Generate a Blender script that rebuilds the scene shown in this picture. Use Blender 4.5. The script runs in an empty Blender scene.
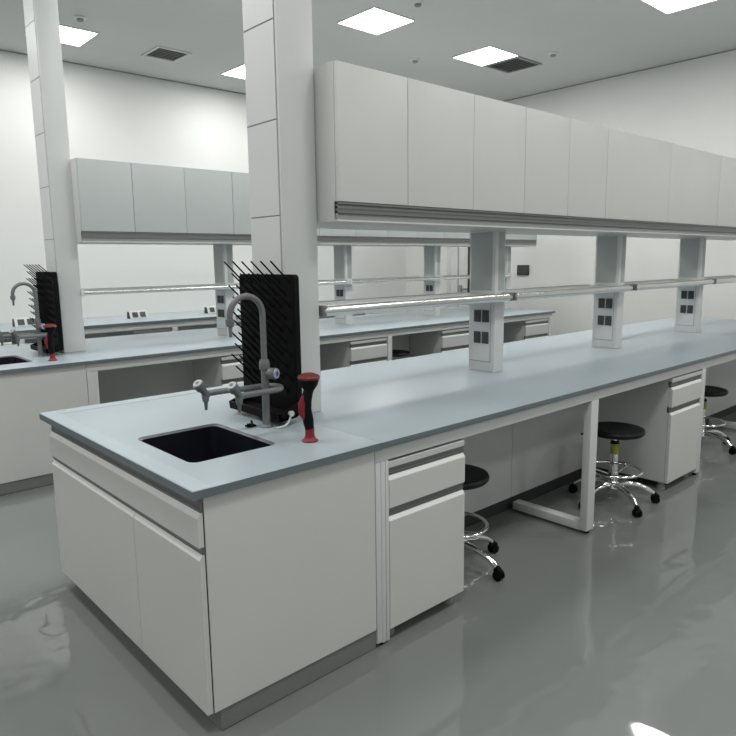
import bpy, bmesh, math, random
from mathutils import Vector, Matrix
random.seed(4)
SC = bpy.context.scene
COL = SC.collection
V = Vector
PI = math.pi

# ------------------------------------------------------------------ materials
def mat(name, color, rough=0.5, metal=0.0, spec=0.5, noise=0.0, nscale=8.0, bump=0.0, bscale=60.0,
        emit=None, estr=0.0, coat=0.0, rnoise=0.0, stretch=None):
    m = bpy.data.materials.new(name); m.use_nodes = True
    nt = m.node_tree; b = nt.nodes['Principled BSDF']
    b.inputs['Base Color'].default_value = (*color, 1)
    b.inputs['Roughness'].default_value = rough
    b.inputs['Metallic'].default_value = metal
    b.inputs['Specular IOR Level'].default_value = spec
    b.inputs['Coat Weight'].default_value = coat
    b.inputs['Coat Roughness'].default_value = 0.05
    tc = nt.nodes.new('ShaderNodeTexCoord')
    src = tc.outputs['Object']
    if stretch:
        mp = nt.nodes.new('ShaderNodeMapping'); mp.inputs['Scale'].default_value = stretch
        nt.links.new(src, mp.inputs['Vector']); src = mp.outputs['Vector']
    if noise or rnoise:
        n = nt.nodes.new('ShaderNodeTexNoise'); n.inputs['Scale'].default_value = nscale
        n.inputs['Detail'].default_value = 5
        nt.links.new(src, n.inputs['Vector'])
        if noise:
            r = nt.nodes.new('ShaderNodeValToRGB')
            r.color_ramp.elements[0].position = .3; r.color_ramp.elements[1].position = .7
            r.color_ramp.elements[0].color = (*[max(0, c*(1-noise)) for c in color], 1)
            r.color_ramp.elements[1].color = (*[min(1, c*(1+noise)) for c in color], 1)
            nt.links.new(n.outputs['Fac'], r.inputs['Fac'])
            nt.links.new(r.outputs['Color'], b.inputs['Base Color'])
        if rnoise:
            mr = nt.nodes.new('ShaderNodeMapRange')
            mr.inputs['To Min'].default_value = max(0, rough-rnoise)
            mr.inputs['To Max'].default_value = rough+rnoise
            nt.links.new(n.outputs['Fac'], mr.inputs['Value'])
            nt.links.new(mr.outputs['Result'], b.inputs['Roughness'])
    if bump:
        n2 = nt.nodes.new('ShaderNodeTexNoise'); n2.inputs['Scale'].default_value = bscale
        n2.inputs['Detail'].default_value = 2
        nt.links.new(src, n2.inputs['Vector'])
        bp = nt.nodes.new('ShaderNodeBump'); bp.inputs['Strength'].default_value = bump
        bp.inputs['Distance'].default_value = 0.01
        nt.links.new(n2.outputs['Fac'], bp.inputs['Height'])
        nt.links.new(bp.outputs['Normal'], b.inputs['Normal'])
    if emit:
        b.inputs['Emission Color'].default_value = (*emit, 1)
        b.inputs['Emission Strength'].default_value = estr
    return m

M = {}
M['panel']   = mat('white_laminate', (.66,.67,.655), .42, noise=.015, nscale=3)
M['edge']    = mat('white_edge_highlight', (.86,.865,.855), .3)  # lighter than the laminate, paints the highlight on the pull lips
M['body']    = mat('grey_white_steel', (.62,.63,.615), .4, noise=.015, nscale=3)
M['steel_w'] = mat('powder_coated_steel', (.68,.695,.69), .38)
M['kick']    = mat('grey_plinth', (.20,.21,.205), .4, noise=.05, nscale=6)
M['top']     = mat('blue_grey_worktop', (.415,.48,.52), .33, noise=.04, nscale=2.2, rnoise=.05, spec=.5)
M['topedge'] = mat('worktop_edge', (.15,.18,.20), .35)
M['alu']     = mat('brushed_aluminium', (.21,.215,.215), .42, metal=.4, noise=.05, nscale=12, stretch=(1,30,30))
M['dark']    = mat('dark_gap', (.04,.042,.042), .6)
M['steel']   = mat('stainless_rail', (.82,.82,.81), .25, metal=1.0)
M['chrome']  = mat('chrome', (.86,.86,.87), .07, metal=1.0)
M['black']   = mat('black_plastic', (.0035,.0035,.004), .6, spec=.14)
M['peg']     = mat('matte_black_peg', (.004,.004,.0045), .75, spec=.12)
M['seat']    = mat('black_polyurethane', (.008,.008,.009), .5, spec=.3, bump=.2, bscale=120)
M['sink']    = mat('black_resin_sink', (.010,.011,.018), .32)
M['rim']     = mat('sink_rim', (.10,.11,.13), .35)
M['tap']     = mat('grey_epoxy_tap', (.16,.168,.172), .36)
M['disc']    = mat('tap_index_disc', (.5,.51,.51), .4)
M['lilac']   = mat('lilac_index_ring', (.36,.36,.48), .4)
M['navy']    = mat('blue_index_dot', (.06,.08,.18), .4)
M['red']     = mat('red_plastic', (.21,.008,.015), .4)
M['darkred'] = mat('dark_red_cap', (.15,.010,.013), .4)
M['hose']    = mat('translucent_hose', (.62,.66,.62), .3)
M['yellow']  = mat('yellow_green_label', (.38,.40,.06), .5)
M['socket']  = mat('socket_grey', (.045,.048,.05), .45, bump=.4, bscale=200)
M['tint']    = mat('blue_grey_panel', (.42,.46,.46), .35)
M['wall']    = mat('white_wall_paint', (.72,.725,.71), .7, noise=.015, nscale=1.5, bump=.04, bscale=40)
M['ceil']    = mat('grey_ceiling_paint', (.60,.61,.595), .85, noise=.02, nscale=1.2)
M['vent']    = mat('vent_grey', (.30,.30,.30), .5)
M['sensor']  = mat('sensor_grey', (.30,.31,.31), .5)
M['frame']   = mat('light_frame', (.75,.75,.75), .5)
M['diff']    = mat('led_diffuser', (.9,.9,.9), .5, emit=(1,1,.985), estr=7.0)
M['lip']     = mat('worktop_lip', (.45,.515,.555), .33)
M['panel2']  = mat('blue_white_laminate', (.55,.585,.58), .42, noise=.015, nscale=3)
M['pelmet']  = mat('shade_grey_pelmet', (.30,.31,.305), .5)  # grey darkened to carry the shade below the cupboard doors
M['shelf']   = mat('grey_shelf', (.36,.375,.37), .55)

# glossy epoxy floor
def floor_mat():
    m = bpy.data.materials.new('grey_epoxy_floor'); m.use_nodes = True
    nt = m.node_tree; b = nt.nodes['Principled BSDF']
    tc = nt.nodes.new('ShaderNodeTexCoord')
    n = nt.nodes.new('ShaderNodeTexNoise'); n.inputs['Scale'].default_value = .9; n.inputs['Detail'].default_value = 5
    r = nt.nodes.new('ShaderNodeValToRGB')
    r.color_ramp.elements[0].position = .3; r.color_ramp.elements[1].position = .72
    r.color_ramp.elements[0].color = (.195,.207,.201,1); r.color_ramp.elements[1].color = (.222,.236,.229,1)
    nt.links.new(tc.outputs['Object'], n.inputs['Vector']); nt.links.new(n.outputs['Fac'], r.inputs['Fac'])
    nt.links.new(r.outputs['Color'], b.inputs['Base Color'])
    b.inputs['Roughness'].default_value = .045
    b.inputs['Specular IOR Level'].default_value = .72
    n2 = nt.nodes.new('ShaderNodeTexNoise'); n2.inputs['Scale'].default_value = 2.6; n2.inputs['Detail'].default_value = 2.0
    n2.inputs['Distortion'].default_value = .6
    bp = nt.nodes.new('ShaderNodeBump'); bp.inputs['Strength'].default_value = .12; bp.inputs['Distance'].default_value = .05
    nt.links.new(tc.outputs['Object'], n2.inputs['Vector'])
    nt.links.new(n2.outputs['Fac'], bp.inputs['Height']); nt.links.new(bp.outputs['Normal'], b.inputs['Normal'])
    return m
M['floor'] = floor_mat()

# ------------------------------------------------------------------ mesh builder
class MB:
    def __init__(s): s.bm = bmesh.new()
    def box(s, x0, x1, y0, y1, z0, z1, bev=0.0, seg=2, mi=0):
        n0 = len(s.bm.faces)
        t = bmesh.new(); bmesh.ops.create_cube(t, size=1)
        for v in t.verts:
            v.co = V(((x0+x1)/2+v.co.x*(x1-x0), (y0+y1)/2+v.co.y*(y1-y0), (z0+z1)/2+v.co.z*(z1-z0)))
        if bev: bmesh.ops.bevel(t, geom=t.edges[:], offset=bev, segments=seg, affect='EDGES', profile=.6)
        s.merge(t, mi); return s
    def merge(s, t, mi=0):
        for f in t.faces: f.material_index = mi
        me = bpy.data.meshes.new('tmp'); t.to_mesh(me); t.free()
        s.bm.from_mesh(me); bpy.data.meshes.remove(me)
    def cyl(s, p, q, r, r2=None, n=20, mi=0, bev=0.0):
        p, q = V(p), V(q); r2 = r if r2 is None else r2
        t = bmesh.new()
        bmesh.ops.create_cone(t, cap_ends=True, segments=n, radius1=r, radius2=r2, depth=(q-p).length)
        if bev:
            ed = [e for e in t.edges if len(e.link_faces) == 2 and any(len(f.verts) > 4 for f in e.link_faces)]
            bmesh.ops.bevel(t, geom=ed, offset=bev, segments=2, affect='EDGES')
        rot = V((0,0,1)).rotation_difference((q-p).normalized()).to_matrix().to_4x4()
        bmesh.ops.transform(t, matrix=Matrix.Translation((p+q)/2) @ rot, verts=t.verts)
        s.merge(t, mi); return s
    def tube(s, pts, r, n=12, mi=0, sx=1.0):
        pts = [V(p) for p in pts]
        rs = r if isinstance(r, (list, tuple)) else [r]*len(pts)
        t = bmesh.new(); rings = []; up = None
        for i, p in enumerate(pts):
            d = (pts[min(i+1, len(pts)-1)] - pts[max(i-1, 0)]).normalized()
            if up is None:
                a = V((0,0,1)) if abs(d.z) < .9 else V((1,0,0))
                up = (a - d*a.dot(d)).normalized()
            else: up = (up - d*up.dot(d)).normalized()
            si = d.cross(up)
            rings.append([t.verts.new(p + (up*math.cos(2*PI*k/n) + si*math.sin(2*PI*k/n)*sx)*rs[i]) for k in range(n)])
        for a, b in zip(rings, rings[1:]):
            for k in range(n): t.faces.new((a[k], a[(k+1)%n], b[(k+1)%n], b[k]))
        t.faces.new(rings[0][::-1]); t.faces.new(rings[-1])
        bmesh.ops.recalc_face_normals(t, faces=t.faces)
        s.merge(t, mi); return s
    def lathe(s, prof, c=(0,0,0), n=32, mi=0):
        t = bmesh.new(); rings = []
        for r, z in prof:
            if r < 1e-5: rings.append([t.verts.new((c[0], c[1], c[2]+z))])
            else: rings.append([t.verts.new((c[0]+r*math.cos(2*PI*k/n), c[1]+r*math.sin(2*PI*k/n), c[2]+z)) for k in range(n)])
        for a, b in zip(rings, rings[1:]):
            for k in range(n):
                k2 = (k+1) % n
                if len(a) == 1 and len(b) == 1: continue
                if len(a) == 1: t.faces.new((a[0], b[k2], b[k]))
                elif len(b) == 1: t.faces.new((a[k], a[k2], b[0]))
                else: t.faces.new((a[k], a[k2], b[k2], b[k]))
        bmesh.ops.recalc_face_normals(t, faces=t.faces)
        s.merge(t, mi); return s
    def prism(s, pts, axis, a, b, mi=0, bev=0.0):
        # polygon pts in the other two axes, extruded along axis from a to b
        def mk(u, v, w):
            return {'x': V((w, u, v)), 'y': V((u, w, v)), 'z': V((u, v, w))}[axis]
        t = bmesh.new()
        A = [t.verts.new(mk(u, v, a)) for u, v in pts]; B = [t.verts.new(mk(u, v, b)) for u, v in pts]
        n = len(pts)
        t.faces.new(A); t.faces.new(B[::-1])
        for k in range(n): t.faces.new((A[k], B[k], B[(k+1)%n], A[(k+1)%n]))
        bmesh.ops.recalc_face_normals(t, faces=t.faces)
        if bev: bmesh.ops.bevel(t, geom=t.edges[:], offset=bev, segments=2, affect='EDGES')
        s.merge(t, mi); return s
    def build(s, name, mats, parent=None, loc=None, smooth=True):
        me = bpy.data.meshes.new(name); s.bm.to_mesh(me); s.bm.free()
        if not isinstance(mats, (list, tuple)): mats = [mats]
        for m in mats: me.materials.append(m)
        o = bpy.data.objects.new(name, me); COL.objects.link(o)
        if smooth:
            me.polygons.foreach_set('use_smooth', [True]*len(me.polygons))
            try: me.set_sharp_from_angle(angle=math.radians(35))
            except Exception: pass
        if parent is not None:
            o.parent = parent
            o.location = -abs_loc(parent)      # meshes are written in world coordinates
        return o

def abs_loc(o):
    l = V(o.location)
    while o.parent: o = o.parent; l += V(o.location)
    return l

def tag(o, label=None, cat=None, group=None, kind=None):
    if label: o['label'] = label
    if cat: o['category'] = cat
    if group: o['group'] = group
    if kind: o['kind'] = kind
    return o
def thing(name, loc, label, cat, group=None):
    o = bpy.data.objects.new(name, None); COL.objects.link(o); o.location = loc
    o.empty_display_size = .1
    return tag(o, label, cat, group)
def struct(name, mb, m):
    return tag(mb.build(name, m, smooth=False), kind='structure')
def copy_tree(o, parent=None, loc=None):
    c = o.copy(); COL.objects.link(c)
    if parent is not None: c.parent = parent
    if loc is not None: c.location = loc
    for ch in list(o.children): copy_tree(ch, c)
    return c

# ------------------------------------------------------------------ room shell
XW0, XW1, YW0, YW1, ZC = -4.6, 8.0, -5.2, 6.97, 3.96
struct('floor', MB().box(XW0-.2, XW1+.2, YW0-.2, YW1+.2, -.1, 0), M['floor'])
struct('ceiling', MB().box(XW0-.2, XW1+.2, YW0-.2, YW1+.2, ZC, ZC+.1), M['ceil'])
struct('wall_back', MB().box(XW0-.2, XW1+.2, YW1, YW1+.15, 0, ZC), M['wall'])
struct('wall_right', MB().box(XW1, XW1+.15, YW0-.2, YW1, 0, ZC), M['wall'])
struct('wall_left', MB().box(XW0-.15, XW0, YW0-.2, YW1, 0, ZC), M['wall'])
struct('wall_front', MB().box(XW0, XW1, YW0-.15, YW0, 0, ZC), M['wall'])
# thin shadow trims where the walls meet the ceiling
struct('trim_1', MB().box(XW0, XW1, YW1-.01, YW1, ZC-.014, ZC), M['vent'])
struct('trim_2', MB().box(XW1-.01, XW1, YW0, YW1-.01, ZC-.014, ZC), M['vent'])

# door on the right wall, seen through the bench
XR = XW1
d = MB().box(XR-.03, XR, 5.47, 5.53, 0, 2.1).box(XR-.03, XR, 5.86, 5.92, 0, 2.1).box(XR-.03, XR, 5.47, 5.92, 2.1, 2.16)
dr = struct('door_1', MB().box(XR-.02, XR, 5.47, 5.86, 0, 2.12), M['panel'])
fr = MB().box(XR-.035, XR, 5.86, 5.93, 0, 2.16, .004).box(XR-.035, XR, 5.47, 5.93, 2.12, 2.18, .004).build('door_frame', M['body'], dr)
MB().box(XR-.04, XR, 5.445, 5.47, .9, 2.1).build('door_edge', M['dark'], dr)
MB().box(XR-.028, XR-.018, 5.68, 5.70, 0, 2.12).build('door_joint', M['vent'], dr)
MB().cyl((XR-.05, 5.47, 1.04), (XR-.05, 5.62, 1.04), .012).box(XR-.05, XR-.02, 5.60, 5.67, .97, 1.10, .006).build('door_handle', M['vent'], dr)
d.bm.free()
t = thing('wall_panel', (XR, 4.40, 1.36), 'small black square control panel on the white wall right of the door', 'control panel')
MB().box(XR-.03, XR, 4.275, 4.485, 1.28, 1.435, .006).build('panel_housing', M['dark'], t)
MB().box(XR-.034, XR-.03, 4.30, 4.46, 1.30, 1.415).build('panel_face', M['socket'], t)

# ------------------------------------------------------------------ ceiling fittings
LIGHTS = [(4.10,3.55,'square white ceiling light panel at the top, right of the near tall column'),
          (5.92,3.56,'square white ceiling light panel touching the dark square vent'),
          (5.91,1.21,'bright square ceiling light panel cut by the top edge, above the right wall cupboards'),
          (1.795,5.985,'square ceiling light panel right of the left tall column'),
          (4.14,5.97,'ceiling light panel half hidden by the near tall column')]
extra = [(-.4,3.55),(1.77,3.55),(1.77,1.2),(-.4,1.2),(-.4,5.97),(5.92,5.97),(4.1,1.2),(-.4,-1.3),(1.77,-1.3),(4.1,-1.3),(5.92,-1.3),(1.77,-3.8),(5.0,-3.8),(-2.8,1.2),(-2.8,4.6),(-2.8,-1.8)]
def ceiling_light(x, y, label, group):
    t = thing('ceiling_light', (x, y, ZC-.012), label, 'ceiling light', group)
    a, b = .285, .275
    m = MB()
    m.box(x-a, x+a, y-a, y-b, ZC-.012, ZC).box(x-a, x+a, y+b, y+a, ZC-.012, ZC)
    m.box(x-a, x-b, y-b, y+b, ZC-.012, ZC).box(x+b, x+a, y-b, y+b, ZC-.012, ZC)
    m.build('light_frame', M['frame'], t)
    MB().box(x-b, x+b, y-b, y+b, ZC-.009, ZC-.004).build('diffuser', M['diff'], t)
    return t
SHOWN = [True]*5 + [False]*len(extra)
for (x, y, lab) in LIGHTS: ceiling_light(x, y, lab, 'ceiling light panels')
# lamps: one per light position (visible fittings, plus unseen lamps added for even lighting)
for i, (x, y) in enumerate([(l[0], l[1]) for l in LIGHTS] + extra):
    ld = bpy.data.lights.new('ceiling_lamp', 'AREA'); ld.shape = 'SQUARE'; ld.size = .56
    ld.energy = 12 if y > 5.5 else (17 if x > 5.5 else 18); ld.color = (1, 1, .975)
    lo = bpy.data.objects.new('ceiling_lamp', ld); COL.objects.link(lo); lo.location = (x, y, ZC-.03)

def vent(x0, x1, y0, y1, label, mt, sl):
    t = thing('ceiling_vent', ((x0+x1)/2, (y0+y1)/2, ZC-.02), label, 'vent', 'ceiling vents')
    m = MB(); w = .03
    m.box(x0, x1, y0, y0+w, ZC-.015, ZC).box(x0, x1, y1-w, y1, ZC-.015, ZC).box(x0, x0+w, y0+w, y1-w, ZC-.015, ZC).box(x1-w, x1, y0+w, y1-w, ZC-.015, ZC)
    m.build('vent_frame', mt, t)
    MB().box(x0+w, x1-w, y0+w, y1-w, ZC-.003, ZC-.001).build('vent_back', M['dark'], t)
    m = MB(); n = 7
    for k in range(n):
        yy = y0+w+(k+.5)*(y1-y0-2*w)/n
        m.prism([(yy-.02, ZC-.012), (yy-.014, ZC-.012), (yy+.02, ZC-.004), (yy+.014, ZC-.004)], 'x', x0+w, x1-w)
    m.build('vent_slats', sl, t)
vent(2.74, 3.16, 5.70, 6.15, 'square slatted ceiling vent on the left, above the far wall', M['body'], M['vent'])
vent(6.225, 6.73, 3.30, 3.82, 'dark square ceiling vent touching a light panel', M['vent'], M['socket'])
for (x, y, lab) in [(1.77,5.37,'small round ceiling detector above the left ceiling light'), (5.36,4.20,'small round ceiling detector in the middle, between two light panels'),
                    (6.46,2.97,'small round ceiling detector right of the dark vent'), (4.06,2.92,'small round ceiling detector at the top edge beside the first light')]:
    t = thing('ceiling_detector', (x, y, ZC-.03), lab, 'detector', 'round ceiling detectors')
    MB().lathe([(0,0),(.055,0),(.055,-.012),(.045,-.02),(0,-.02)], (x,y,ZC)).build('detector_base', M['frame'], t)
    MB().lathe([(.035,-.02),(.032,-.038),(.02,-.045),(0,-.045)], (x,y,ZC)).build('detector_head', M['sensor'], t)

# ------------------------------------------------------------------ pieces of an island
def rounded_rect(x0, x1, y0, y1, r, n=5):
    pts = []
    for cx, cy, a0 in ((x1-r, y1-r, 0), (x0+r, y1-r, 90), (x0+r, y0+r, 180), (x1-r, y0+r, 270)):
        for k in range(n+1):
            a = math.radians(a0+90*k/n); pts.append((cx+r*math.cos(a), cy+r*math.sin(a)))
    return pts

SX0, SX1, SY0, SY1 = .135, .495, .265, .735
def sink_worktop(dy, label):
    """slab with a rounded hole, rim lip on the outer edges"""
    x0, x1, y0, y1 = 0, .7845, 0, 1.487
    hole = rounded_rect(SX0, SX1, SY0, SY1, .035)
    t = bmesh.new()
    ov = []
    # outer loop with the same count as the hole: project each hole vertex outward on the rectangle
    cx, cy = (SX0+SX1)/2, (SY0+SY1)/2
    outer = []
    n = len(hole)
    corners = [(x1,y1),(x0,y1),(x0,y0),(x1,y0)]
    q = n//4
    for i in range(4):
        c = corners[i]
        for k in range(q): outer.append(c)
    zt, zb = .85, .822
    def ring(pts, z): return [t.verts.new((p[0], p[1]+dy, z)) for p in pts]
    ht, hb = ring(hole, zt), ring(hole, zb)
    ct, cb = ring(corners, zt), ring(corners, zb)
    fe = []
    for A, C, flip in ((ht, ct, False), (hb, cb, True)):
        for i in range(4):
            seg = [A[(i*q+k) % n] for k in range(q)]
            for k in range(q-1):
                t.faces.new((C[i], seg[k+1], seg[k]) if not flip else (C[i], seg[k], seg[k+1]))
            nxt = A[((i+1)*q) % n]
            f = (C[i], C[(i+1) % 4], nxt, seg[-1])
            t.faces.new(f if not flip else f[::-1])
    for k in range(n): t.faces.new((ht[k], ht[(k+1)%n], hb[(k+1)%n], hb[k]))
    for i in range(4):
        f = t.faces.new((ct[i], ct[(i+1)%4], cb[(i+1)%4], cb[i])); f.material_index = 1
    bmesh.ops.recalc_face_normals(t, faces=t.faces)
    mb = MB(); mb.bm.free(); mb.bm = t
    o = thing('sink_worktop', (.39, .74+dy, .822), label, 'worktop')
    mb.build('worktop_slab', [M['top'], M['topedge']], o, smooth=False)
    # slightly raised marine lip along the three outer edges
    w = .085; m = MB()
    m.box(x0+.002, w*.8, y0+.002+dy, y1-.002+dy, zt, zt+.002, .0009, 1)
    m.box(w*.8, x1-.002, y1-w+dy, y1-.002+dy, zt, zt+.002, .0009, 1)
    m.build('raised_lip', M['lip'], o)
    return o

def sink(dy, label):
    o = thing('sink', (.315, .5+dy, .62), label, 'sink')
    t = bmesh.new()
    a = rounded_rect(SX0+.001, SX1-.001, SY0+.001, SY1-.001, .034); b = rounded_rect(SX0+.012, SX1-.012, SY0+.012, SY1-.012, .03)
    c = rounded_rect(SX0+.03, SX1-.03, SY0+.03, SY1-.03, .03)
    rings = [[t.verts.new((p[0], p[1]+dy, z)) for p in r] for r, z in ((a, .8505), (b, .842), (b, .835), (c, .62))]
    n = len(a)
    for i, (A, B) in enumerate(zip(rings, rings[1:])):
        for k in range(n):
            f = t.faces.new((A[k], A[(k+1)%n], B[(k+1)%n], B[k])); f.material_index = 1 if i == 0 else 0
    t.faces.new(rings[-1]); bmesh.ops.recalc_face_normals(t, faces=t.faces)
    bmesh.ops.reverse_faces(t, faces=t.faces)
    mb = MB(); mb.bm.free(); mb.bm = t
    mb.build('basin', [M['sink'], M['rim']], o)
    MB().lathe([(.0,.006),(.02,.006),(.035,.004),(.04,0)], (.31,.5+dy,.62)).build('drain', M['tap'], o)
    return o

def worktop(dy, x1, label):
    m = MB()
    m.box(.786, x1, dy, 1.487+dy, .824, .85, .0025, 2)
    o = m.build('worktop', [M['top'], M['topedge']], None)
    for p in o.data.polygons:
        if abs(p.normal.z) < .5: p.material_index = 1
    return tag(o, label, 'worktop')

def front_with_handle(parent, name, axis, u0, u1, f, z0, z1, th=.02):
    """a drawer or door front whose top edge folds into a finger pull; axis 'y' faces -y, axis 'x' faces -x"""
    zt = z1
    ax = 'x' if axis == 'y' else 'y'
    prof = [(f, z0), (f, zt-.017), (f+.0135, zt), (f+th, zt), (f+th, z0)]
    m = MB(); m.prism(prof, ax, u0, u1, bev=.001)
    o = m.build(name, [M['panel'], M['edge']], parent, smooth=False)
    for p in o.data.polygons:
        if p.normal.z > .35: p.material_index = 1  # upward faces take the painted highlight
    return o

def finger_rail(parent, axis, u0, u1, f, z0, z1):
    zc = (z0+z1)/2
    m = MB()
    if axis == 'y':
        m.box(u0, u1, f+.012, f+.03, z0-.004, z1+.002).box(u0, u1, f+.006, f+.014, z1-.009, z1)
        m.box(u0, u1, f+.008, f+.012, z0+.004, z0+.008)
    else:
        m.box(f+.012, f+.03, u0, u1, z0-.004, z1+.002).box(f+.006, f+.014, u0, u1, z1-.009, z1)
        m.box(f+.008, f+.012, u0, u1, z0+.004, z0+.008)
    return m.build('handle_rail', M['alu'], parent)

def sink_cabinet(dy, label):
    o = thing('sink_cabinet', (.4, .73+dy, 0), label, 'cabinet')
    a, b = .02+dy, 1.44+dy
    MB().box(.045, .764, a, a+.018, .082, .821, .0015, 1).box(.045, .764, b-.018, b, .082, .821, .0015, 1)\
        .box(.746, .764, a+.018, b-.018, .082, .821).box(.047, .746, a+.018, b-.018, .082, .1).box(.047, .06, a+.018, b-.018, .1, .821).build('cabinet_body', M['panel'], o)
    MB().box(.043, .045, a+.003, b-.003, .085, .80).build('shadow_gap', M['dark'], o)
    ya, yb = a+.004, b
    dr = front_with_handle(o, 'drawer', 'x', ya, yb, .022, .655, .768)
    finger_rail(dr, 'x', ya, yb, .022, .772, .812)
    for i, (p, q) in enumerate(((ya, .522+dy), (.5245+dy, yb))):
        dd = front_with_handle(o, 'door', 'x', p, q, .022, .082, .632)
        finger_rail(dd, 'x', p, q, .022, .634, .653)
    MB().box(.07, .764, a+.006, b-.02, .004, .082).box(.073, .764, a+.009, b-.023, 0, .004, mi=1).build('plinth', [M['kick'], M['dark']], o)
    return o

def frame(dy, legs, xend, label, zap=.822):
    """welded white steel frame: aprons, paired legs and foot rails; both long sides"""
    o = thing('bench_frame', (1.6, .74+dy, 0), label, 'bench frame')
    f0, f1 = .02+dy, 1.467+dy
    MB().box(.766, xend, f0, f0+.035, .768, zap, .002).build('apron_rail', M['steel_w'], o)
    MB().box(.766, xend, f1-.035, f1, .768, zap, .002).build('apron_rail', M['steel_w'], o)
    for i, (a, b) in enumerate(legs):
        m = MB(); mid = (a+b)/2
        if i == 0 and dy > 0: m.box(a, b, f0, f0+.045, .022, .767)
        elif i == 0:
            m.box(a, a+.026, f0, f0+.04, .018, .767, .002).box(a+.028, a+.05, f0, f0+.04, .012, .767, .002).box(a+.052, b, f0-.001, f0+.04, .012, .767, .002)
        else: m.box(a, b, f0, f0+.045, .02, .767, .003)
        m.build('leg', M['steel_w'], o)
        MB().box(a, b, f1-.045, f1, .012, .767, .003).build('leg', M['steel_w'], o)
        if i:
            MB().box(a+.005, b-.005, f0+.045, f0+.50, .015, .062, .003).build('foot_rail', M['steel_w'], o)
            MB().box(a+.005, b-.005, f1-.50, f1-.045, .015, .062, .003).build('foot_rail', M['steel_w'], o)
        MB().cyl((mid, f0+.022, 0), (mid, f0+.022, .021), .015).build('levelling_foot', M['black'], o)
    return o

def kneehole_panels(dy, legs, side, label):
    y = (.535+dy) if side == 'front' else (.97+dy)
    o = thing('kneehole_panel', ((legs[0][1]+legs[-1][0])/2, y, 0), label, 'panel')
    for i in range(len(legs)-1):
        a = legs[i][1]+.002 if i == 0 else (legs[i][0]+legs[i][1])/2+.003-.03
        b = (legs[i+1][0]+legs[i+1][1])/2-.03
        MB().box(a, b, y, y+.018, .085, .82, .0015, 1).build('panel_board', M['body'], o)
    MB().box(legs[0][1]+.01, legs[-1][0]-.01, y+.02, y+.04, 0, .09).build('plinth', M['dark'], o)
    return o

def pedestal(x0, x1, dy, label, group='under-bench drawer cabinets', f=.004):
    f = f+dy+.014
    o = thing('drawer_cabinet', ((x0+x1)/2, f+.25, 0), label, 'cabinet', group)
    MB().box(x0, x1, f+.022, f+.514, .056, .756, .0015, 1).box(x0, x1, f+.004, f+.022, .731, .757, .002, 1).build('cabinet_body', M['body'], o)
    MB().box(x0+.002, x1-.002, f+.0205, f+.022, .06, .73).build('shadow_gap', M['dark'], o)
    d1 = front_with_handle(o, 'drawer', 'y', x0, x1, f, .568, .700); finger_rail(d1, 'y', x0, x1, f, .703, .735)
    d2 = front_with_handle(o, 'door', 'y', x0, x1, f, .056, .532); finger_rail(d2, 'y', x0, x1, f, .535, .567)
    for xx in (x0+.045, x1-.045):
        for yy in (f+.06, f+.42):
            MB().lathe([(0,.0),(.026,.0),(.026,.02),(.017,.026),(.017,.057),(0,.057)], (xx,yy,0), 20).build('foot', M['vent'], o)
    return o

def column(dy, label, dx=0):
    x0, x1, y0, y1 = .771+dx, .958+dx*.4, .588, .838
    o = thing('service_column', ((x0+x1)/2, (y0+y1)/2+dy, .85), label, 'column', 'white tall service columns')
    MB().box(x0+.004, x1, y0+dy, y1+dy, .851, ZC-.002, .004).build('column_core', M['steel_w'], o)
    zs = [.851+.003, .944, 1.334, 1.724, 2.114, 2.504, 2.894, 3.284, 3.674, ZC-.004]
    for a, b in zip(zs, zs[1:]):
        MB().box(x0, x0+.006, y0+.018+dy, y1-.008+dy, a+.0025, b-.0025, .0012, 1).build('cover_plate', M['steel_w'], o)
    MB().box(x0+.0035, x0+.0042, y0+.014+dy, y1-.004+dy, .86, ZC-.01).build('joint_shadow', M['vent'], o)
    return o

def drying_rack(dy, label):
    X = .735; y0, y1 = .470, .893; z0, z1 = .885, 1.478
    o = thing('drying_rack', (X, (y0+y1)/2+dy, z0), label, 'drying rack', 'black glassware drying racks')
    pts = rounded_rect(y0+dy, y1+dy, z0, z1, .018, 4)
    MB().prism(pts, 'x', X, X+.03, bev=.003).build('back_board', M['black'], o)
    MB().box(X+.03, .768, .62+dy, .79+dy, 1.0, 1.4).build('mounting_bracket', M['black'], o)
    # tray with raised rim and chamfered ends
    m = MB(); tx = .640
    m.prism([(tx, .872), (tx-.004, .905), (tx+.008, .905), (tx+.012, .882), (X, .893), (X+.028, .91), (X+.028, .900), (X-.01, .880)], 'y', y0-.008+dy, y1-.032+dy)
    for yy in (y0-.008, y1-.042):
        m.prism([(tx, .872), (tx-.004, .905), (X, .94), (X+.028, .94), (X+.028, .905), (X, .89)], 'y', yy+dy, yy+.01+dy)
    m.build('drip_tray', M['black'], o)
    nr = 10; nc = 6
    for r in range(nr):
        z = .985 + r*(1.447-.985)/(nr-1)
        inset = .03 if r == nr-1 else .058
        for c in range(nc if r % 2 == 1 else nc-1):
            yy = y1-inset - (c + (.0 if r % 2 == 1 else .5))*(y1-y0-inset-.03)/(nc-1)
            p = V((X+.002, yy+dy, z)); q = p + V((-.092, 0, .088))
            m = MB(); m.tube([p, p+(q-p)*.97, q], [.0042, .0036, .0018], 8)
            m.cyl(p+V((-.006,0,0)), p, .008, .010, 10)
            m.build('peg', M['peg'], o)
    if dy == 0:
        # drain spigot and hose
        s = V((.66, .455, .885))
        MB().cyl((.69, .463, .905), (.69, .448, .904), .009, .009).cyl((.69, .448, .904), (.69, .443, .9035), .013, .011).build('drain_spigot', M['hose'], o)
        pts = [(.69,.455,.901), (.683,.45,.885), (.672,.45,.868), (.655,.45,.858), (.63,.452,.8548), (.615,.455,.8545)]
        MB().tube(pts, .0045, 10).build('drain_hose', M['hose'], o)
    return o

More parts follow.
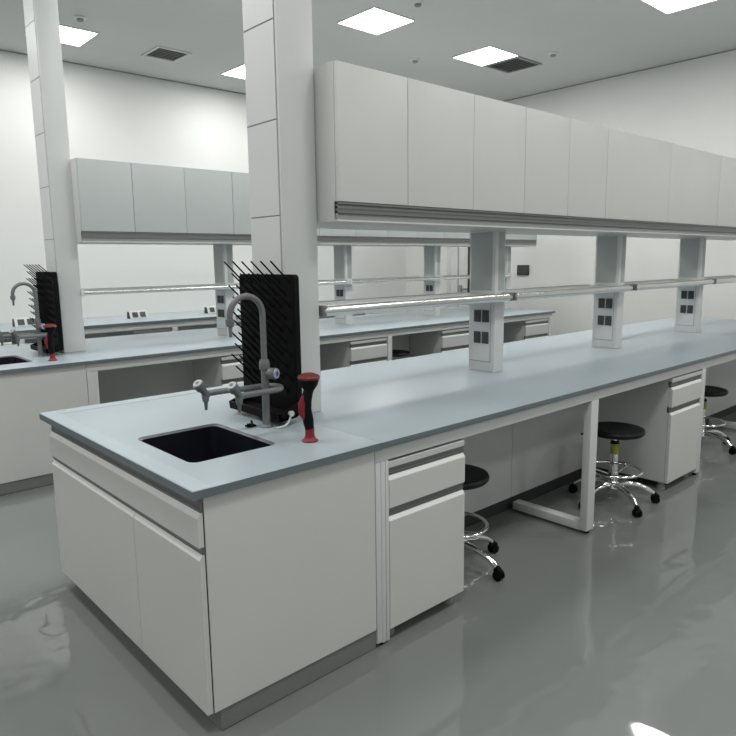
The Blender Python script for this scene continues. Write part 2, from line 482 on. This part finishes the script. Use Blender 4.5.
def arc(c, r, a0, a1, n, plane='xz'):
    out = []
    for k in range(n+1):
        a = math.radians(a0+(a1-a0)*k/n)
        if plane == 'xz': out.append((c[0]+r*math.cos(a), c[1], c[2]+r*math.sin(a)))
        else: out.append((c[0]+r*math.cos(a), c[1]+r*math.sin(a), c[2]))
    return out

def faucet(dy, label):
    x, y = .612, .520+dy
    o = thing('lab_faucet', (x, y, .85), label, 'faucet', 'grey laboratory faucets')
    MB().lathe([(0,0),(.028,0),(.028,.004),(.022,.010),(.0165,.012),(.0165,.02),(.0,.02)], (x,y,.85)).build('base_flange', M['tap'], o)
    MB().cyl((x,y,.86), (x,y,1.115), .0155).lathe([(0,0),(.021,0),(.023,.012),(.021,.03),(.017,.04),(0,.04)], (x,y,1.095)).build('riser_pipe', M['tap'], o)
    R = .076
    pts = [(x,y,1.12), (x,y,1.23), (x,y,1.319)] + arc((x-R, y, 1.321), R, 0, 180, 16) + [(x-2*R, y, 1.305)]
    MB().tube(pts, .0125, 14).build('swan_neck', M['tap'], o)
    xs = x-2*R
    MB().lathe([(0,0),(.017,0),(.018,-.014),(.014,-.028),(.008,-.031),(.0065,-.07),(.0045,-.07),(0,-.07)], (xs,y,1.31)).build('spout_nozzle', M['tap'], o)
    # main valve on the pipe facing the aisle
    v = MB().cyl((x+.0,y,1.078), (x+.014,y-.028,1.078), .015).cyl((x+.008,y-.018,1.078), (x+.023,y-.048,1.078), .023, .024, bev=.004).build('main_valve', M['tap'], o)
    MB().cyl((x+.0225,y-.047,1.078), (x+.0255,y-.053,1.078), .022, .020).build('index_ring', M['lilac'], v)
    MB().cyl((x+.0255,y-.053,1.078), (x+.0265,y-.055,1.078), .009, .009).build('index_dot', M['navy'], v)
    # horizontal U-shaped manifold with two side outlets over the sink
    za = 1.012
    yf, yb = y-.060, y+.062
    U = [(.458,yf,za), (.56,yf+.004,za)] + arc((.622, (yf+yb)/2, za), (yb-yf)/2-.004, -90, 90, 12, 'xy') + [(.56,yb-.004,za), (.48,yb+.002,za+.004), (.385,yb+.014,za+.002)]
    MB().tube(U, .0125, 14).build('side_manifold', M['tap'], o)
    for (px, py) in ((.450, yf), (.378, yb+.014)):
        b = MB().cyl((px+.010,py,za-.010), (px-.024,py-.008,za+.032), .0135, .0155)
        b.lathe([(0,.012),(.015,.01),(.0155,-.008),(.0125,-.030),(.008,-.034),(.006,-.062),(.0045,-.065),(0,-.065)], (px,py,za))
        w = b.build('side_valve', M['tap'], o)
        k = MB().cyl((px-.018,py-.006,za+.025), (px-.038,py-.0125,za+.050), .021, .023, bev=.004).build('valve_knob', M['tap'], w)
        MB().cyl((px-.0375,py-.0123,za+.0494), (px-.0400,py-.0131,za+.0526), .019, .0175).cyl((px-.0400,py-.0131,za+.0526), (px-.0406,py-.0133,za+.0533), .008, .008, mi=1).build('index_disc', [M['disc'], M['tap']], k)
    return o

def eyewash(dy, label):
    x, y = .604, .212+dy
    o = thing('eyewash_handset', (x, y, .85), label, 'eyewash', 'red and black eyewash handsets')
    MB().lathe([(0,0),(.031,0),(.031,.005),(.022,.012),(.018,.024),(.0175,.052),(0,.052)], (x,y,.85)).build('base_holder', M['red'], o)
    MB().tube([(x,y,.895),(x-.004,y+.002,.93),(x-.012,y+.005,.975),(x-.010,y+.004,1.01),(x-.002,y,1.045),(x,y,1.06)],
              [.017,.021,.022,.021,.019,.014], 16).build('handle_body', M['black'], o)
    MB().tube([(x-.018,y+.004,.935),(x-.026,y+.006,.96),(x-.028,y+.006,1.0),(x-.020,y+.004,1.03)], [.008,.015,.016,.008], 12).build('trigger_lever', M['red'], o)
    MB().lathe([(.014,-.018),(.018,-.006),(.032,.014),(.038,.032),(.039,.042),(0,.042)], (x+.002,y,1.053)).build('spray_cup', M['black'], o)
    MB().lathe([(.0,-.002),(.041,-.002),(.043,.006),(.038,.014),(.02,.021),(0,.023)], (x+.002,y,1.093)).build('dust_cap', M['darkred'], o)
    return o

def service_upright(xl, dy, label, group):
    x0, x1, y0, y1 = xl, xl+.095, .658+dy, .852+dy
    o = thing('service_upright', ((x0+x1)/2, (y0+y1)/2, .85), label, 'upright', group)
    MB().box(x0, x1, y0, y1, .851, 1.702, .003).build('upright_body', M['steel_w'], o)
    MB().box(x0-.001, x0+.001, y0+.022, y1-.012, 1.345, 1.690, .0008, 1).build('blank_panel', M['tint'], o)
    MB().box(x0+.03, x1-.006, y0-.001, y0+.001, 1.345, 1.690, .0008, 1).build('side_shade_panel', M['tint'], o)  # blue-grey sheet paints the shade cast by the cupboards above
    sp = MB().box(x0-.002, x0+.001, y0+.030, y1-.012, .915, 1.272, .001, 1).build('socket_panel', M['steel_w'], o)
    m = MB()
    m.box(x0-.0012, x0-.0002, y0+.026, y1-.008, .911, .9145).box(x0-.0012, x0-.0002, y0+.026, y1-.008, 1.2725, 1.276)
    m.box(x0-.0012, x0-.0002, y0+.0265, y0+.0295, .911, 1.276)
    m.build('panel_joint', M['vent'], sp)
    for zc in (1.19, 1.06):
        for yc in (y0+.064, y0+.125):
            s = MB().box(x0-.008, x0-.002, yc-.025, yc+.025, zc-.036, zc+.036, .002).build('socket', M['socket'], sp)
            mm = MB()
            for a in (-.009, .009): mm.box(x0-.0088, x0-.0079, yc+a-.002, yc+a+.002, zc+.004, zc+.016)
            mm.box(x0-.0088, x0-.0079, yc-.003, yc+.003, zc-.018, zc-.010)
            mm.build('socket_slots', M['dark'], s)
    return o

def shelf_segment(xa, xb, dy, label, group):
    ya, yb = .585+dy, .905+dy
    o = thing('reagent_shelf', ((xa+xb)/2, (ya+yb)/2, 1.30), label, 'shelf', group)
    MB().box(xa+.01, xb-.01, ya+.012, .655+dy, 1.305, 1.326, .002, 1).box(xa+.01, xb-.01, .855+dy, yb, 1.305, 1.326, .002, 1).build('shelf_board', M['shelf'], o)
    # board continues between the uprights
    t = bmesh.new()
    R = .024 if dy == 0 else .019
    MB().tube([(xa, ya, 1.308), (xb, ya, 1.308)], R, 24, sx=.8).build('rail', M['steel'], o)
    MB().box(xa+.01, xb-.01, yb, yb+.012, 1.300, 1.330, .003).build('rear_edge', M['shelf'], o)
    t.free()
    for xx in (xa, xb):
        MB().box(xx-.012, xx+.012, ya-.018, ya+.05, 1.286, 1.334, .005).build('rail_bracket', M['alu' if dy == 0 else 'steel_w'], o)
    return o
def shelf_mid(xa, xb, dy, o):
    MB().box(xa, xb, .655+dy, .855+dy, 1.305, 1.326).build('shelf_board', M['shelf'], o)

def wall_cabinets(dy, x0, seams, xend, ends, labels, group, pm='panel'):
    """hanging cupboards of the island; seams where doors meet, units listed by door groups"""
    f = .445+dy; b = 1.055+dy
    z0, z1 = 1.782, (2.345 if dy == 0 else 2.318)
    outs = []
    xs = [x0]+seams+[xend]
    i = 0
    for k, n in enumerate(ends):
        a, c = xs[i], xs[i+n]
        o = thing('hanging_cabinet', ((a+c)/2, (f+b)/2, 1.70), labels[k], 'cabinet', group)
        bd = MB().box(a+.001, c-.001, f+.022, b-.022, z0, z1, .002, 1)
        if k == 0: bd.box(a, a+.018, f+.021, b-.001, 1.698, z1+.002, .003, 2)
        if k == len(ends)-1: bd.box(c-.018, c, f+.021, b-.001, 1.698, z1+.002, .003, 2)
        bd.box(a+.001, c-.001, f+.03, b-.03, 1.700, 1.718)
        bd.build('cabinet_body', M['body'], o)
        for j in range(n):
            p, q = xs[i+j], xs[i+j+1]
            g = .0022 if j == 0 else .0012
            MB().box(p+g, q-.0012, f+.001, f+.020, z0, z1, .0022, 2).build('door', M[pm], o)
            MB().box(p, q, b+.0, b+.019, z0, z1, .0022, 2).build('door', M[pm], o)
        MB().box(a+.004, c-.002, f+.0205, f+.0215, z0+.003, z1-.004).build('shadow_gap', M['vent'], o)
        aa, cc = a, c
        m = MB()
        m.box(aa, cc, f+.011, f+.03, 1.733, z0+.001).box(aa, cc, f+.002, f+.03, 1.771, 1.779).box(aa, cc, f+.008, f+.03, 1.752, 1.763)
        m.box(aa, cc, f+.002, f+.03, 1.733, 1.742)
        m.build('handle_rail', M['alu'], o)
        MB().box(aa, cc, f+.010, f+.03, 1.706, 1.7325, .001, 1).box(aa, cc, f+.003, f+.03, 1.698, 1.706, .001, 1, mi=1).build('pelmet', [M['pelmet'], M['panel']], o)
        i += n; outs.append(o)
    return outs

# ------------------------------------------------------------------ stool (made once, then copied)
def make_stool(loc, label, turn):
    o = thing('lab_stool', (0,0,0), label, 'stool', 'black-seated wheeled lab stools')
    MB().lathe([(0,.452),(.10,.450),(.15,.446),(.163,.449),(.172,.459),(.174,.471),(.168,.481),(.155,.485),(.12,.482),(0,.478)], n=40).build('seat', M['seat'], o)
    MB().lathe([(0,.438),(.035,.438),(.09,.446),(.09,.453),(0,.453)]).build('seat_plate', M['black'], o)
    lv = MB().tube([(-.02,.02,.436),(-.10,.09,.432),(-.135,.118,.424),(-.16,.14,.412)], [.005,.005,.005,.006], 10).build('lever', M['black'], o)
    MB().cyl((0,0,.33), (0,0,.44), .014).cyl((0,0,.10), (0,0,.34), .024, .024).build('gas_lift', M['chrome'], o)
    MB().cyl((0,0,.318), (0,0,.384), .026, .026).build('lift_label', M['yellow'], o)
    MB().cyl((0,0,.384), (0,0,.402), .028, .022).build('lift_collar', M['black'], o)
    R = .166; zr = .215
    ring = arc((0,0,zr), R, 0, 360, 40, 'xy')
    m = MB(); m.tube(ring, .0095, 12)
    for k in range(3):
        a = math.radians(30+120*k)
        m.tube([(.022*math.cos(a),.022*math.sin(a),.180),(.09*math.cos(a),.09*math.sin(a),.198),(R*math.cos(a),R*math.sin(a),zr)], .007, 10)
    m.cyl((0,0,.165),(0,0,.20),.030)
    m.build('foot_ring', M['chrome'], o)
    MB().lathe([(0,.085),(.034,.085),(.042,.10),(.038,.125),(.028,.14),(0,.14)]).build('hub', M['chrome'], o)
    L = .25
    for k in range(5):
        a = math.radians(72*k+turn); c, s = math.cos(a), math.sin(a)
        pr = [(.02,.118),(.08,.125),(.15,.115),(.21,.092),(L,.064)]
        m = MB(); m.tube([(r*c, r*s, z) for r, z in pr], [.019,.018,.016,.0145,.012], 12, sx=1.15)
        lg = m.build('leg', M['chrome'], o)
        ca = MB().cyl((L*c, L*s, .04), (L*c, L*s, .072), .009)
        px, py = -s, c
        ex, ey = L*c+.012*c, L*s+.012*s
        ca.cyl((ex-px*.022, ey-py*.022, .0245), (ex-px*.006, ey-py*.006, .0245), .0245, bev=.004)
        ca.cyl((ex+px*.006, ey+py*.006, .0245), (ex+px*.022, ey+py*.022, .0245), .0245, bev=.004)
        ca.prism([(ex-.0, .0), (ex+.0001, .0), (ex, .001)], 'y', ey, ey+.0001) if False else None
        ca.tube([(ex-c*.02, ey-s*.02, .040), (ex, ey, .055), (ex+c*.022, ey+s*.022, .040)], [.012,.016,.010], 10)
        ca.build('caster', M['black'], lg)
    o.location = loc
    return o

# ------------------------------------------------------------------ ISLAND 1 (near)
L1 = [(.768,.836),(2.365,2.44),(3.842,3.902),(5.37,5.44),(6.84,6.91)]
sink_cabinet(0, 'white cabinet with wide drawer and doors under the near black sink')
frame(0, L1, 6.91, 'white steel frame and legs of the near island bench')
kneehole_panels(0, L1, 'front', 'grey white panel closing the knee spaces of the near island bench')
sink_worktop(0, 'light blue-grey worktop around the near black sink')
sink(0, 'black rectangular sink set into the near worktop')
worktop(0, 6.95, 'long blue-grey worktop of the near island bench')
pedestal(.838, 1.298, 0, 'white drawer cabinet nearest the camera, beside the near sink cabinet')
pedestal(3.375, 3.838, 0, 'white drawer cabinet right of the fully visible wheeled stool')
column(0, 'tall white column standing on the near worktop behind the large black drying rack')
drying_rack(0, 'large black peg drying rack on the near column behind the tap')
faucet(0, 'grey swan-neck lab tap beside the near sink')
eyewash(0, 'red and black eyewash handset standing on the near worktop')
t = thing('tap_key', (.555,.565,.85), 'small black plug lying by the base of the near grey tap', 'plug')
MB().box(.545,.585,.555,.585,.8505,.858,.003).cyl((.552,.562,.857),(.552,.562,.866),.009).cyl((.575,.572,.857),(.582,.590,.868),.005).build('plug_body', M['black'], t)
for i, (x, lab) in enumerate([(2.338,'white upright with four dark sockets nearest on the near bench'), (3.835,'second white socket upright along the near bench, middle of three'),
               (5.315,'third white socket upright along the near bench, right of the middle one'), (6.83,'white upright at the right photo edge, far end of the near bench')]):
    service_upright(x, 0, lab, 'white socket uprights on the near bench')
segs = [(.975,2.385,'steel-railed grey shelf from the near column to the nearest socket upright'),
        (2.425,3.875,'steel-railed grey shelf between the nearest and middle socket uprights'),
        (3.945,5.40,'steel-railed grey shelf between the middle and third socket uprights'),
        (5.45,6.82,'steel-railed grey shelf at the right edge past the third socket upright')]
for (a, b, lab) in segs:
    o = shelf_segment(a, b, 0, lab, 'shelves along the near bench')
    aa = a+.01
    for xr in (2.338, 3.835, 5.315):
        if xr+.095 > a and xr < a+.01: aa = xr+.097
    bb = b-.01
    for xr in (2.338, 3.835, 5.315):
        if xr < b: bb = min(bb, xr-.002) if xr > a else bb
    shelf_mid(aa, bb, 0, o)
wall_cabinets(0, .965, [1.385,1.862,2.308,2.755,3.205,4.128,5.05,5.97], 6.95, [1,2,2,2,2],
   ['single-door white hanging cupboard next to the near column',
    'white two-door hanging cupboard, second from the near column',
    'white two-door hanging cupboard in the middle of the near row, above the middle socket upright',
    'wide white hanging cupboard with two broad doors near the right edge',
    'wide white hanging cupboard running out of the photo on the right'], 'hanging cupboards of the near bench')
S0 = make_stool((1.558,.30,0), 'black round stool half hidden by the nearest drawer cabinet', -84)
def place_stool(x, y, rz, label):
    s = copy_tree(S0); s.location = (x, y, 0); s.rotation_euler = (0, 0, math.radians(rz)); s['label'] = label; return s
place_stool(2.955, .178, -36, 'black round stool with yellow lift label, fully visible behind a white leg')
place_stool(4.62, .295, -14, 'black round stool at the right edge behind the second drawer cabinet')

# ------------------------------------------------------------------ ISLAND 2 (behind)
D = 3.04
L2 = [(.768,.845),(2.30,2.36),(3.765,3.825),(5.20,5.26),(6.70,6.76)]
sink_cabinet(D, 'white cabinet under the far left sink, behind the near bench')
frame(D, L2, 6.76, 'white steel frame and legs of the second bench behind')
kneehole_panels(D, L2, 'front', 'grey panel closing the knee spaces of the second bench')
sink_worktop(D, 'blue-grey worktop around the far left sink')
sink(D, 'small black sink at the left edge in the second bench')
worktop(D, 6.80, 'long blue-grey worktop of the second bench behind the near bench')
for a, b, lab in [(1.86,2.29,'white drawer cabinet of the second bench seen behind the near drying rack'),
                  (3.27,3.75,'white drawer cabinet of the second bench seen just right of the near column'),
                  (4.60,5.10,'white drawer cabinet of the second bench seen left of the nearest socket upright'),
                  (6.17,6.68,'white drawer cabinet at the far right end of the second bench')]:
    pedestal(a, b, D, lab)
column(D, 'tall white column at the left on the second bench', .03)
drying_rack(D, 'smaller-looking black peg drying rack on the left far column')
faucet(D, 'grey swan-neck lab tap at the left edge on the second bench')
eyewash(D, 'dark red eyewash handset in front of the left far drying rack')
hs = place_stool(4.12, D+.30, 40, 'black stool seat just showing under the second bench')
for ch in hs.children:      # this stool is raised on its gas lift
    if ch.name.split('.')[0] in ('seat', 'seat_plate', 'lever', 'lift_label', 'lift_collar'): ch.location.z += .07
    if ch.name.startswith('gas_lift'): ch.location.z += .05
for x, lab in [(2.295,'white socket upright seen behind the near drying rack pegs'), (3.755,'white socket upright on the second bench, right of the near column'),
               (5.185,'white socket upright on the second bench, left of the nearest socket upright'), (6.62,'last white upright on the second bench, right of the nearest socket upright')]:
    service_upright(x, D, lab, 'white socket uprights on the second bench')
segs2 = [(.975,2.40,'steel-railed shelf between the left far column and the first upright of the second bench'),
        (2.43,3.72,'steel-railed shelf of the second bench ending right of the near column'),
        (3.76,5.19,'steel-railed shelf in the middle of the second bench'),
        (5.23,6.62,'steel-railed shelf at the right end of the second bench')]
for (a, b, lab) in segs2:
    o = shelf_segment(a, b, D, lab, 'shelves along the second bench')
    aa, bb = a+.01, b-.01
    for xr in (2.295, 3.755, 5.185):
        if xr <= a+.01 < xr+.097: aa = xr+.097
        if xr > a+.1 and xr < b: bb = min(bb, xr-.002)
    shelf_mid(aa, bb, D, o)
wall_cabinets(D, .965, [1.380,1.832,2.285,2.73,3.25,3.72,4.18,4.64,5.10,5.56,6.02], 7.0, [1,2,2,2,2,3],
   ['single-door grey-white hanging cupboard beside the left far column',
    'two-door hanging cupboard of the second bench, left of the near column',
    'hanging cupboard of the second bench passing behind the near column',
    'hanging cupboard of the second bench just right of the near column',
    'hanging cupboard of the second bench in the middle under the near cupboards',
    'hanging cupboard at the right end of the second bench'], 'hanging cupboards of the second bench', 'panel2')

# ------------------------------------------------------------------ BENCH 3 along the back wall
y0, y1 = 5.86, YW1-.005
o = MB().box(-2.6, 6.6, y0, y1, .815, .85, .003).build('worktop', [M['top'], M['topedge']])
tag(o, 'blue-grey worktop of the bench against the back wall', 'worktop')
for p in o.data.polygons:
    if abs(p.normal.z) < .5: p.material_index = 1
f = thing('bench_frame', (2, y0, 0), 'white steel frame of the bench against the back wall', 'bench frame')
MB().box(1.05, 6.55, y0+.02, y0+.05, .755, .815, .002).build('apron_rail', M['steel_w'], f)
for xl in (1.05, 2.80, 4.40, 6.0):
    MB().box(xl, xl+.07, y0+.02, y0+.065, .0, .755, .003).build('leg', M['steel_w'], f)
kp = MB().box(1.12, 6.5, y0+.62, y0+.64, .0, .815).build('kneehole_panel', M['body'])
tag(kp, 'grey panel behind the knee spaces of the back wall bench', 'panel')
tr = MB().box(2.33, 2.79, y0+.07, y0+.42, .712, .742, .003).build('pull_out_tray', M['panel'], f)
MB().box(2.33, 2.34, y0+.09, y0+.40, .742, .815).box(2.78, 2.79, y0+.09, y0+.40, .742, .815).build('tray_runner', M['steel_w'], tr)
for (a, b, lab) in [(-.62,.17,'white cupboard of the back wall bench at the extreme left edge'), (.19,1.0,'white two-door cupboard of the back wall bench behind the left tap')]:
    c = thing('base_cabinet', ((a+b)/2, y0+.3, 0), lab, 'cabinet', 'cupboards under the back wall bench')
    MB().box(a, b, y0+.05, y0+.60, .08, .813).build('cabinet_body', M['body'], c)
    MB().box(a+.01, b-.01, y0+.07, y0+.58, 0, .08).build('plinth', M['kick'], c)
    mid = (a+b)/2
    for p, q in ((a+.002, mid-.002), (mid+.002, b-.002)):
        dd = front_with_handle(c, 'door', 'y', p, q, y0+.028, .085, .735)
        finger_rail(dd, 'y', p, q, y0+.028, .738, .77)
for (x, lab) in [(1.28,'small angled socket box on the back wall bench at the left edge'), (2.60,'small angled socket box on the back wall bench, left of middle gap'),
                 (3.68,'small angled socket box on the back wall bench beside the near drying rack')]:
    yb = 6.42
    s = thing('socket_box', (x, yb, .85), lab, 'socket box', 'socket boxes on the back wall bench')
    MB().prism([(yb-.06, .851), (yb-.02, .94), (yb+.04, .94), (yb+.06, .851)], 'x', x-.115, x+.115, bev=.003).build('box_housing', M['steel_w'], s)
    for dx in (-.05, .05):
        m = MB(); m.prism([(yb-.056, .867), (yb-.03, .926), (yb-.033, .929), (yb-.06, .869)], 'x', x+dx-.035, x+dx+.035)
        m.build('socket', M['socket'], s)
    MB().prism([(yb-.05, .851), (yb-.018, .935), (yb+.035, .935), (yb+.05, .851)], 'x', x-.118, x-.1155).build('end_cap', M['dark'], s)

# ------------------------------------------------------------------ world, camera
w = bpy.data.worlds.new('World'); SC.world = w; w.use_nodes = True
w.node_tree.nodes['Background'].inputs[0].default_value = (.8,.82,.83,1)
w.node_tree.nodes['Background'].inputs[1].default_value = .3

yaw, pit, rol = math.radians(42.13763), math.radians(9.17145), math.radians(-.72863)
fw = V((math.sin(yaw)*math.cos(pit), math.cos(yaw)*math.cos(pit), -math.sin(pit)))
ri = V((math.cos(yaw), -math.sin(yaw), 0)); up = ri.cross(fw)
r2 = ri*math.cos(rol) + up*math.sin(rol); u2 = -ri*math.sin(rol) + up*math.cos(rol)
cd = bpy.data.cameras.new('Camera'); cd.sensor_width = 36; cd.lens = 36*663.54/736; cd.clip_start = .05
co = bpy.data.objects.new('Camera', cd); COL.objects.link(co)
mw = Matrix((( r2.x, u2.x, -fw.x, -.886), (r2.y, u2.y, -fw.y, -1.772), (r2.z, u2.z, -fw.z, 1.53), (0,0,0,1)))
co.matrix_world = mw
SC.camera = co
SC.view_settings.view_transform = 'Standard'
SC.view_settings.look = 'None'
SC.view_settings.exposure = 0.46
